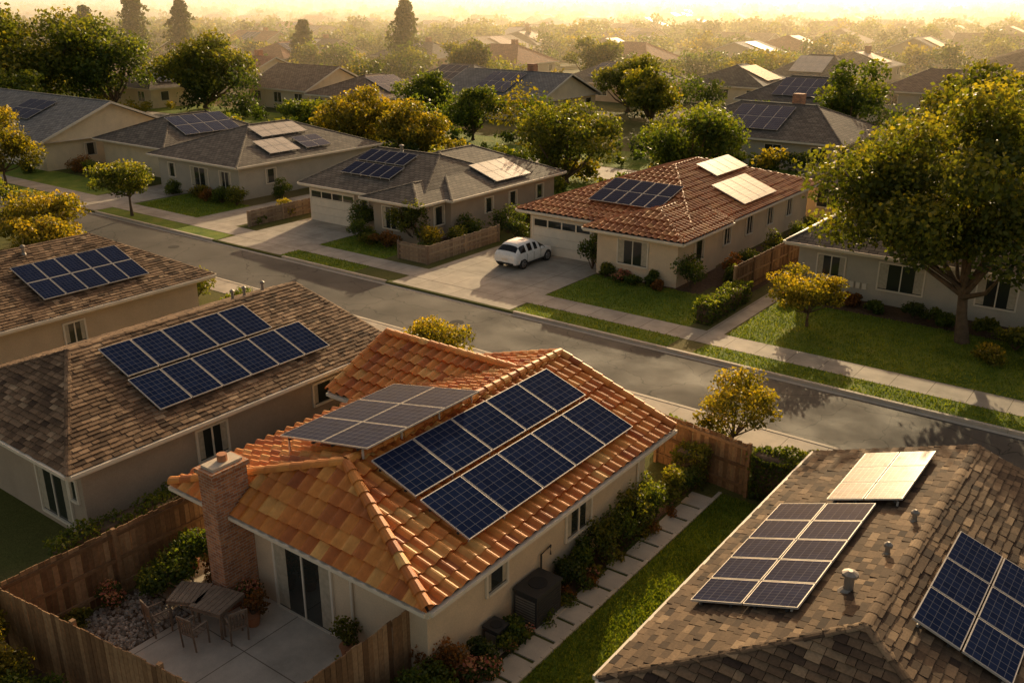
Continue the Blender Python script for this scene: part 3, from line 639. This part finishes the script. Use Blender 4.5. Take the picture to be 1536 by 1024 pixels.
# ============================================================ HOUSE E (far tile)
eE,RE=house('tile_roof_house',[(-31,-20,41.8,59.7,'y',49.3,52.2,-25.1,4.6),(-25.6,-19.8,40.3,46,'y',42.9,46,-22.6,3.45)],'tile_far','tile_old','wall_beige')
panels(eE,RE[0]['-y'],-27.4,-23.0,43.6,46.5,5,2,'pv',lift=.2,cells=(6,6)); panels(eE,RE[0]['+x'],-24.5,-23.1,50.6,55.0,4,1,'pv_painted_glare',lift=.2,cells=(4,5)); panels(eE,RE[0]['+x'],-22.6,-20.5,48.8,53.4,4,1,'pv_painted_glare',lift=.2,cells=(4,7))
garage(eE,'-y',42.35,-28.3,3.8,2.0); window(eE,'-y',40.85,-22.9,.8,1.7,1.25,1); window(eE,'+x',-20.35,43.2,1.,1.0,1.1,0)
for y in (47,50,53,56): window(eE,'+x',-20.55,y,1.0,.9,1.0,1)
# ============================================================ HOUSE F
eF,RF=house('garage_house',[(-47,-36.4,39.7,50,'x',-44.9,-39.5,45.0,4.4),(-45.6,-35.4,41.3,53.3,'y',46.2,49.6,-40.6,4.35),(-40.6,-35.9,38.9,44,'y',41.0,44,-38.2,3.35)],'flat','sh_grey','wall_taupe')
panels(eF,RF[0]['-y'],-44.7,-40.4,41.3,42.75,5,1,'pv'); panels(eF,RF[0]['-y'],-44.9,-40.7,42.95,44.4,5,1,'pv'); panels(eF,RF[1]['+x'],-38.2,-35.9,46.2,49.9,4,2,'pv_painted_glare',cells=(4,4))
garage(eF,'-y',40.25,-44.5,3.9,2.0); window(eF,'-y',39.45,-38.6,.7,1.3,1.3,1); window(eF,'+x',-36.45,41.3,.9,.9,1.1,0); window(eF,'-y',40.25,-41.6,1.,.7,1.0,0)
for y in (45.5,48,51): window(eF,'+x',-35.95,y,1.0,.8,.9,0)
vent(eF,RF[0]['-y'],-42.5,44.7,.4,.1)
# ============================================================ G,H,I,J
eG,RG=house('hip_roof_house',[(-65.2,-54.5,40.6,55,'y',46.3,50,-60,4.55)],'flat','sh_grey','wall_grey')
panels(eG,RG[0]['+x'],-59.4,-57.7,45.6,50.0,4,2,'pv_painted_glare',cells=(4,4)); panels(eG,RG[0]['+x'],-57.3,-55.3,44.3,47.2,3,2,'pv_painted_glare',cells=(4,4)); panels(eG,RG[0]['+x'],-57.1,-55.3,47.8,50.3,2,2,'pv_mid')
window(eG,'-y',41.15,-59.6,.5,2.0,1.4,1); window(eG,'-y',41.15,-56.6,.7,1.2,1.2,1); window(eG,'-y',41.15,-63,.9,.8,1.0,0); window(eG,'+x',-55.05,44,.9,.9,1.,0)
eH,RH=house('hip_roof_house',[(-76,-66,42.5,54,'y',46.5,50,-70.5,4.5)],'flat','sh_grey','wall_cream')
panels(eH,RH[0]['+x'],-70,-67.2,45.5,51,4,2,'pv_mid')
eI,RI=house('gable_roof_house',[(-98,-77,38.5,52,'x',-98,-77,45.2,5.3)],'flat','sh_blue','wall_cream')
panels(eI,RI[0]['-y'],-88,-83.5,41,44,3,2,'pv'); window(eI,'+x',-77.5,43,.9,1,1,0); window(eI,'+x',-77.5,47.5,.9,1,1,0)
garage(eI,'-y',39.05,-82,4,2.0)
eJ,RJ=house('bungalow_house',[(-16.1,8,43.9,53.6,'x',-13.4,5,48.7,4.3)],'flat','sh_grey','wall_grey')
window(eJ,'-y',44.45,-10.6,.75,2.0,1.25,1); window(eJ,'-y',44.45,-13.9,1.0,1.3,.95,1); window(eJ,'-y',44.45,-6.5,.8,1.6,1.2,1)
mb=MB()
for i in range(3): mb.box(-12.9+i*.3,-12.7+i*.3,44.35,44.44,GZ+.6,GZ+.9,'trim')
mb.obj('meter_box',eJ)
def simple(x0,x1,y0,y1,ax,rm,wl,pan=None,zr=4.6,gable=False,nm='suburban_house'):
    mx,my=(x0+x1)/2,(y0+y1)/2
    if ax=='y': g=(y0,y1) if gable else (y0+4.5,y1-4.5); r=(x0,x1,y0,y1,'y',g[0],g[1],mx,zr)
    else: g=(x0,x1) if gable else (x0+4.5,x1-4.5); r=(x0,x1,y0,y1,'x',g[0],g[1],my,zr)
    if g[0]>g[1]: return
    e,P=house(nm,[r],'flat',rm,wl,gut=False); wb=MB()
    nx=max(2,int((x1-x0)/4))
    for i in range(nx): window(e,'-y',y0+.55,x0+(x1-x0)*(i+.5)/nx,.8,1.4,1.2,1,detail=False,mb=wb)
    ny=max(2,int((y1-y0)/4))
    for i in range(ny): window(e,'+x',x1-.55,y0+(y1-y0)*(i+.5)/ny,.9,1.1,1.1,0,detail=False,mb=wb)
    wb.obj('windows',e)
    if R.random()<.4:
        cb=MB(); cb.box(mx+1,mx+1.9,my+.6,my+1.5,2.6,zr+.8,'brick'); cb.obj('chimney',e)
    if pan:
        k='-y' if ax=='x' else '+x'
        if ax=='x': panels(e,P[0][k],mx-3,mx+2,y0+1.2,my-.8,4,2,pan)
        else: panels(e,P[0][k],mx+.8,x1-1.2,my-2.5,my+2.5,4,2,pan)
simple(-40,-24,76,88,'x','sh_grey','wall_grey','pv_mid',4.9)
simple(-22,-8,60,72,'x','sh_grey','wall_tan','pv_mid',4.6)
simple(-104,-92,80,92,'x','sh_brown','wall_cream',None,5.2,True)
simple(-90,-78,78,90,'y','sh_brown','wall_cream','pv_mid',4.8)
simple(-78,-62,88,101,'x','sh_blue','wall_cream','pv_mid',5.2,True)
simple(-93,-80,98,110,'x','sh_grey','wall_tan','pv',4.8)
simple(-76,-62,112,124,'x','sh_grey','wall_tan','pv_mid',5.0)
simple(-60,-48,118,130,'y','sh_grey','wall_cream','pv_mid',5.0)
simple(-147,-132,76,88,'x','sh_brown','wall_tan',None,5)
simple(-121,-110,70,80,'y','sh_grey','wall_cream','pv_mid',4.8)
simple(-113,-98,132,145,'x','sh_red','wall_tan',None,5.5)
simple(-98,-84,152,166,'x','sh_red','wall_tan',None,5.5)
simple(-46,-32,104,116,'x','sh_grey','wall_cream','pv_mid',5)
simple(-36,-20,124,138,'x','sh_brown','wall_grey',None,5)
cs=[]
for i in range(2500):
    Dd=R.uniform(135,560); an=R.uniform(-.52,.52); r=Dd*math.tan(an)
    x=.8*r-.6*Dd;y=.6*r+.8*Dd; hw,hd=R.uniform(6,9),R.uniform(5.2,7)
    if any(x-hw-3<q[1] and x+hw+3>q[0] and y-hd-5<q[3] and y+hd+5>q[2] for q in RECTS): continue
    simple(x-hw,x+hw,y-hd,y+hd,R.choice('xy'),R.choice(['sh_brown','sh_grey','sh_red','sh_grey','sh_brown']),R.choice(['wall_cream','wall_tan','wall_beige']),R.choice([None,'pv_mid','pv_mid','pv_mid','pv_painted_glare']),R.uniform(4.8,5.8),R.random()<.3)
    cs.append(1)
    if len(cs)>=150: break
fence('wooden_fence',(-17.4,41),(-17.2,52),1.6); hedge('hedge',-17.3,-16.5,36.6,41.2,1.0,'leaf_green',350,.11)
fence('low_fence',(-35.4,36.7),(-33.3,36.7),1.0,'wood_tan'); fence('low_fence',(-33.3,36.7),(-33.3,43),1.0,'wood_tan')
fence('low_fence',(-48.2,36.4),(-48.2,42),1.0,'wood_tan')
# ============================================================ car
def car(x,y,z):
    e=empty('parked_car',(x,y,z))
    st=[(0,.42,.58,.62,.52,.62),(.04,.30,.80,.86,.58,.77),(.12,.26,.92,1.02,.60,.82),(.50,.24,.93,1.40,.56,.85),(.60,.23,.93,1.45,.57,.855),(1.02,.23,.92,1.50,.59,.86),(1.08,.23,.92,1.505,.59,.86),(1.62,.23,.91,1.51,.60,.86),(1.68,.23,.91,1.51,.60,.86),(2.1,.23,.90,1.44,.59,.86),(2.2,.23,.90,1.40,.58,.86),(2.85,.24,.88,.97,.62,.85),(2.98,.24,.86,.91,.62,.84),(3.4,.25,.78,.83,.56,.80),(3.68,.28,.66,.70,.48,.70),(3.8,.38,.52,.55,.38,.56)]
    V=[];F=[];mi=[]
    for (yy,zb,bz,rz,rw,hw) in st:
        cab=rz>bz+.3
        half=[(0,zb),(hw*.85,zb),(hw*.97,zb+.1),(hw,(zb+bz)/2+.08),(hw*.96,bz),(rw if cab else rw+.08,rz-.07 if cab else rz-.015),(rw*.72,rz+.005),(0,rz+.02)]
        pts=half+[(-a,b) for a,b in half[-2:0:-1]]
        n=len(pts)
        V+=[(a,yy,b) for a,b in pts]
    k=len(st)
    for i in range(k-1):
        for j in range(n):
            F.append((i*n+j,i*n+(j+1)%n,(i+1)*n+(j+1)%n,(i+1)*n+j))
            g=0; side=j in(4,9); top=j in (5,6,7,8)
            if side and i in (3,4,6,8): g=1
            if top and i in (2,10): g=1
            if side and i==10: g=1
            if j in (0,13): g=2
            mi.append(g)
    F.append(tuple(reversed(range(n)))); mi.append(0); F.append(tuple((k-1)*n+j for j in range(n))); mi.append(0)
    me=bpy.data.meshes.new('body'); me.from_pydata(V,[],F)
    for m_ in ('white_paint','car_glass','rubber'): me.materials.append(M[m_])
    me.polygons.foreach_set('material_index',mi); me.polygons.foreach_set('use_smooth',[True]*len(F))
    bm=bmesh.new(); bm.from_mesh(me); bmesh.ops.recalc_face_normals(bm,faces=bm.faces); bm.to_mesh(me); bm.free()
    o=bpy.data.objects.new('body',me); col.objects.link(o); o.parent=e; s=o.modifiers.new('s','SUBSURF'); s.levels=2; s.render_levels=2
    def part(nm,mb,sm=False):
        ob=mb.obj(nm,None,sm); ob.parent=e
    for yy in (.70,3.02):
        for sx in (-1,1):
            mb=MB(); mb.tube([(sx*.64,yy,.31),(sx*.66,yy,.31),(sx*.83,yy,.31),(sx*.85,yy,.31)],[.27,.315,.315,.28],'rubber',24)
            mb.tube([(sx*.845,yy,.31),(sx*.86,yy,.31)],[.21,.2],'rim',20)
            for q in range(5):
                t=q*math.tau/5+.6; mb.beam((sx*.862,yy+.06*math.cos(t),.31+.06*math.sin(t)),(sx*.862,yy+.19*math.cos(t),.31+.19*math.sin(t)),.012,.05,'rubber',up=(1,0,0))
            mb.tube([(sx*.78,yy,.33),(sx*.838,yy,.33)],[.345,.345],'rubber',24); part('wheel',mb)
    mb=MB()
    for sx in (-1,1):
        mb.hexa([(sx*.48,.045,.72),(sx*.74,.07,.72),(sx*.79,.25,.74),(sx*.6,.12,.74),(sx*.5,.07,.88),(sx*.73,.1,.9),(sx*.78,.27,.9),(sx*.6,.13,.9)],'red_lamp')
    part('tail_lights',mb)
    mb=MB(); mb.box(-.58,.58,-.012,.05,.33,.42,'rubber'); mb.box(-.22,.22,.0,.03,.56,.67,'trim'); part('rear_bumper_trim',mb)
    mb=MB()
    for sx in (-1,1): mb.box(sx*.9-.08,sx*.9+.08,2.3,2.42,.9,1.02,'white_paint')
    part('mirrors',mb)
    mb=MB()
    for sx in (-1,1):
        for yy in (.98,1.64,2.3): mb.box(sx*.852-.006,sx*.852+.006,yy,yy+.012,.4,.86,'rubber')
        mb.box(sx*.845-.01,sx*.845+.012,1.05,2.62,.27,.33,'rubber')
    part('door_gaps',mb)
    return e
cr=car(-29.3,38.4,GZ+.012); cr.scale=(.96,.96,.93)

# ============================================================ trees
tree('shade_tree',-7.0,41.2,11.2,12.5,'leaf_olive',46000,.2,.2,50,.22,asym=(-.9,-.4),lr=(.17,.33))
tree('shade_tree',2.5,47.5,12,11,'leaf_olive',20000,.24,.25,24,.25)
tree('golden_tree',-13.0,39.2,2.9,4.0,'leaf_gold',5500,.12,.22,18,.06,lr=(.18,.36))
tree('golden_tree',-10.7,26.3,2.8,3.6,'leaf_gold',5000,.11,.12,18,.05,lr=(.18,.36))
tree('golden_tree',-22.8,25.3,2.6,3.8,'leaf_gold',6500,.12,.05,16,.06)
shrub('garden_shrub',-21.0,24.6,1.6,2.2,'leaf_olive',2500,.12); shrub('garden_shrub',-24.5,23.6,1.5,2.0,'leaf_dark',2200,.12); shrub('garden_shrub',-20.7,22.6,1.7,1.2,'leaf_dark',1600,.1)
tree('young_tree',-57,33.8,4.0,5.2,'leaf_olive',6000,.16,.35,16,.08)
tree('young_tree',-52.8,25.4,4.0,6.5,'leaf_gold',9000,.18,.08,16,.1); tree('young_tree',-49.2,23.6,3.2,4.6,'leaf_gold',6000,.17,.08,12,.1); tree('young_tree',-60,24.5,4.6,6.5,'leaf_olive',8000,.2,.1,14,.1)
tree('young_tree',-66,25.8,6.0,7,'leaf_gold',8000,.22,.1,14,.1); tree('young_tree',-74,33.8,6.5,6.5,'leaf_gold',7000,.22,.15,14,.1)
for (x,y,h,w,l) in [(-25.6,41.3,2.2,1.7,'leaf_green'),(-19.7,41.2,1.9,2.1,'leaf_green'),(-21.6,40.5,.8,.9,'leaf_green'),(-23.2,40.3,.7,1.0,'blossom'),(-22.4,40.0,.6,.9,'leaf_green'),(-24.2,40.4,.8,1.0,'leaf_olive'),(-20.9,40.1,.6,.8,'leaf_red'),(-18.3,43,1.3,1.4,'leaf_green'),(-18.8,44.5,1.3,1.4,'leaf_red'),(-18.6,46,1.5,1.5,'leaf_green'),(-18.5,49,1.6,1.6,'leaf_olive'),(-18.4,52,1.6,1.6,'leaf_green'),(-18.6,55,1.6,1.6,'leaf_olive'),(-18,47.5,1.2,1.3,'leaf_green'),(-18,50.5,1.2,1.3,'leaf_dark'),
  (-41.4,39.5,2.1,2.4,'leaf_green'),(-39.9,38.1,1.5,1.7,'leaf_green'),(-37.6,38.0,1.1,1.7,'leaf_red'),(-38.8,37.8,.9,1.3,'leaf_olive'),(-34.6,38.6,1.7,2.0,'leaf_gold'),(-34.6,40.5,1.4,1.8,'leaf_olive'),(-34.2,37.5,1.0,1.4,'leaf_green'),(-35.0,42.5,1.6,2.1,'leaf_green'),(-34.0,45,1.7,2.2,'leaf_green'),(-33.6,47.5,1.7,2.2,'leaf_olive'),(-33.4,50,1.7,2.2,'leaf_green'),(-33,52.5,1.7,2.2,'leaf_olive'),(-32.6,44,1.5,1.5,'leaf_dark'),(-32.3,46.5,1.6,1.6,'leaf_green'),
  (-54,40,1.5,2,'leaf_olive'),(-55.6,40.0,1.2,1.8,'leaf_green'),(-57,40,1.1,1.5,'leaf_red'),(-58.5,40.2,1.1,1.6,'leaf_gold'),(-61,39.6,1.1,1.6,'leaf_green'),(-66,40,1.8,2.6,'leaf_green'),(-68.5,40,1.6,2.6,'leaf_olive'),(-53.6,43.5,1.5,1.8,'leaf_green'),(-53.4,47,1.5,1.8,'leaf_green'),(-53.4,50,1.6,1.8,'leaf_olive'),(-48.8,40,1.2,1.6,'leaf_gold'),(-48.6,37.5,.9,1.2,'leaf_green'),(-48.5,44,1.6,1.8,'leaf_green'),(-48.5,47,1.6,1.8,'leaf_olive'),(-48.5,50,1.6,1.8,'leaf_green'),
  (-72,40.4,1.5,2.4,'leaf_green'),(-75,40.6,1.5,2.4,'leaf_red'),(-78,37.6,1.2,2,'leaf_olive'),(-86,37.4,1.4,2.4,'leaf_green'),(-90,37.4,1.4,2.4,'leaf_olive'),
  (-14.6,43.4,.7,1.1,'leaf_green'),(-13.5,43.2,.5,.9,'leaf_olive'),(-12.4,43.3,.7,1.2,'leaf_red'),(-11.2,43.0,.6,1,'leaf_green'),(-9.5,43.1,.8,1.4,'leaf_dark'),(-8.2,42.8,.9,1.2,'leaf_green'),(-5.0,41.5,1.1,1.9,'leaf_olive'),(-3.2,41.7,1.4,2.1,'leaf_green'),(-3.5,39.5,1.2,1.9,'leaf_olive'),(-1.5,38.6,1.3,2.1,'leaf_green'),(-5.5,39.5,.9,1.5,'leaf_gold'),(-15.0,42.0,.6,.9,'blossom'),(-6.3,42.6,.9,1.2,'leaf_olive')]:
    shrub('garden_shrub',x,y,h,w,l,int(700+500*w),.11)
tree('young_tree',-36.9,39.6,3.1,2.9,'leaf_olive',4000,.13,.1,12,.06)
tree('shade_tree',-40.1,60.5,7.0,8.8,'leaf_olive',11000,.24,.06,20,.2); tree('shade_tree',-31.0,63.0,7.6,8.5,'leaf_green',11000,.26,.06,20,.2)
tree('shade_tree',-60.4,74,5.8,5.5,'leaf_green',5000,.26,.1,12,.15)
tree('shade_tree',-63,60,6.6,8.8,'leaf_gold',11000,.26,.05,18,.2); tree('golden_tree',-56.5,61,5.6,7,'leaf_gold',8000,.26,.05,16,.2); tree('shade_tree',-70,62,5.5,7,'leaf_green',6000,.3,.08,14,.2)
tree('shade_tree',-104,74,9.8,13.5,'leaf_olive',13000,.38,.08,22,.3)
tree('shade_tree',-118,58,13.5,19,'leaf_olive',18000,.42,.06,28,.35); tree('shade_tree',-108,50,7.5,10,'leaf_green',8000,.36,.08,16,.3); tree('shade_tree',-112,66,12,12,'leaf_green',9000,.4,.06,18,.3)
tree('shade_tree',-96,116,8,9,'leaf_olive',5000,.42,.1,14,.25); tree('shade_tree',-80,128,8.5,9.5,'leaf_olive',5000,.42,.1,14,.25)
tree('shade_tree',-60,104,7.5,9,'leaf_olive',5500,.4,.1,14,.25); tree('shade_tree',-15,80,9,9,'leaf_olive',7000,.34,.1,16,.25); tree('shade_tree',-5,72,11,12,'leaf_red',10000,.34,.1,18,.3)
tree('shade_tree',-50,92,7,8,'leaf_olive',6000,.34,.1,14,.2); tree('shade_tree',-72,80,6.5,7.5,'leaf_green',6000,.3,.08,14,.2); tree('shade_tree',-19,98,8,9,'leaf_olive',6000,.36,.1,14,.25)
for x,y,h,w in [(-119,127,13,9),(-164,103,15,10),(-157,108,13,9),(-172,98,12,9),(-140,122,9.5,7)]: conifer('pine_tree',x,y,h,w,6000,.55)
tree('shade_tree',-30,96,8,9,'leaf_green',5000,.36,.1,14,.25)
# forest mass
Vs=[];rs=[];mis=[]
def addtree(x,y,h,w,D,kind):
    ls=max(.28,.0032*D); n=int(min(800,max(28,3.0*(w*.5/ls)**2*4)))
    lobes=crown_lobes((x,y,GZ+h*.50),(w/2,w/2,h*.5),6,(.35,.6)) 
    V,r=lobe_leaves(lobes,n,ls); V[:,2]=np.maximum(V[:,2],GZ); Vs.append(V); rs.append(r*.7+.2*R.random()); mis.append(np.full(len(r),kind))
RA_=np.array(RECTS)
def blocked(x,y,m_,f):
    if 63<y<69.5 and x<20 and x>-161: return True
    return bool(((RA_[:,0]-m_<x)&(x<RA_[:,1]+m_*.5+f*.7)&(RA_[:,2]-m_-f<y)&(y<RA_[:,3]+m_)).any())
cnt=0; tries=0
while cnt<3200 and tries<14000:
    tries+=1
    near=tries%3==0
    Dd=math.sqrt(R.uniform(85**2,330**2)) if near else R.uniform(280,1500); an=R.uniform(-.56,.56); r=Dd*math.tan(an)*1.0
    x=.8*r-.6*Dd;y=.6*r+.8*Dd
    if y<69.5 and x>-130: continue
    if blocked(x,y,2 if Dd<200 else 0,4 if Dd<300 else 6): continue
    if Dd<140 and R.random()<.15: continue
    h=R.uniform(2.5,6.5) if Dd<200 else (R.uniform(3,7.5) if Dd<500 else R.uniform(4,8.5)); addtree(x,y,h,h*R.uniform(.95,1.5),Dd,R.choice([0,0,1,1,2,2,3])); cnt+=1
for i in range(220):
    x=R.uniform(-135,-18); y=R.choice([R.uniform(55.5,58.5),R.uniform(62,63.3),R.uniform(69.5,76)])
    if blocked(x,y,.3,0) : continue
    h=R.uniform(.8,2.8); addtree(x,y,h,h*R.uniform(1.,1.6),90,R.choice([0,0,1,2,2,3]))
V=np.concatenate(Vs); me=np_mesh('distant_trees',V,np.arange(len(V)).reshape(-1,4),np.concatenate(mis),np.concatenate(rs),['leaf_green','leaf_olive','leaf_dark','leaf_gold']); add('distant_trees',me)

# ============================================================ haze, light, camera
def haze(y0,y1,zt,dens,nm):
    mb=MB(); mb.box(-2600,2600,y0,y1,-2,zt,'earth'); hz=mb.obj(nm); hz.rotation_euler=(0,0,math.radians(36.87))
    mv=bpy.data.materials.new(nm); mv.use_nodes=True; nt=mv.node_tree; nt.nodes.remove(nt.nodes['Principled BSDF'])
    vs=N(nt,'ShaderNodeVolumeScatter'); vs.inputs['Color'].default_value=(1,.88,.66,1); vs.inputs['Density'].default_value=dens; vs.inputs['Anisotropy'].default_value=.5
    nt.links.new(vs.outputs[0],nt.nodes['Material Output'].inputs['Volume']); hz.data.materials.clear(); hz.data.materials.append(mv)
haze(115,299,24,.0018,'haze_air'); haze(300,3600,22,.0048,'haze_air')
EL=math.radians(17); az=(-.36,.933)
S=Vector((az[0]*math.cos(EL),az[1]*math.cos(EL),math.sin(EL))).normalized()
sl=bpy.data.lights.new('sun','SUN'); sl.energy=5.0; sl.angle=math.radians(.5); sl.color=(1,.78,.46)
so=bpy.data.objects.new('sun',sl); col.objects.link(so); so.rotation_euler=(-S).to_track_quat('-Z','Y').to_euler(); so.location=(0,0,60)
w=bpy.data.worlds.new('World'); scene.world=w; w.use_nodes=True; nt=w.node_tree
sky=N(nt,'ShaderNodeTexSky'); sky.sky_type='NISHITA'; sky.sun_disc=False; sky.sun_elevation=EL; sky.sun_rotation=math.atan2(az[0],az[1]); sky.dust_density=4; sky.air_density=1.0; sky.ozone_density=.3
bg=nt.nodes['Background']; nt.links.new(mix(nt,1.0,sky.outputs[0],(1.36,1.04,.77),'MULTIPLY'),bg.inputs[0]); bg.inputs[1].default_value=.135
cd=bpy.data.cameras.new('camera'); cd.lens=32.8125; cd.sensor_width=36; cd.clip_end=9000; cd.clip_start=.1
co=bpy.data.objects.new('camera',cd); col.objects.link(co); co.location=(0,0,14); co.rotation_euler=(math.radians(90-20.45),0,math.radians(36.87)); scene.camera=co
scene.view_settings.view_transform='Standard'; scene.view_settings.look='None'; scene.view_settings.exposure=0
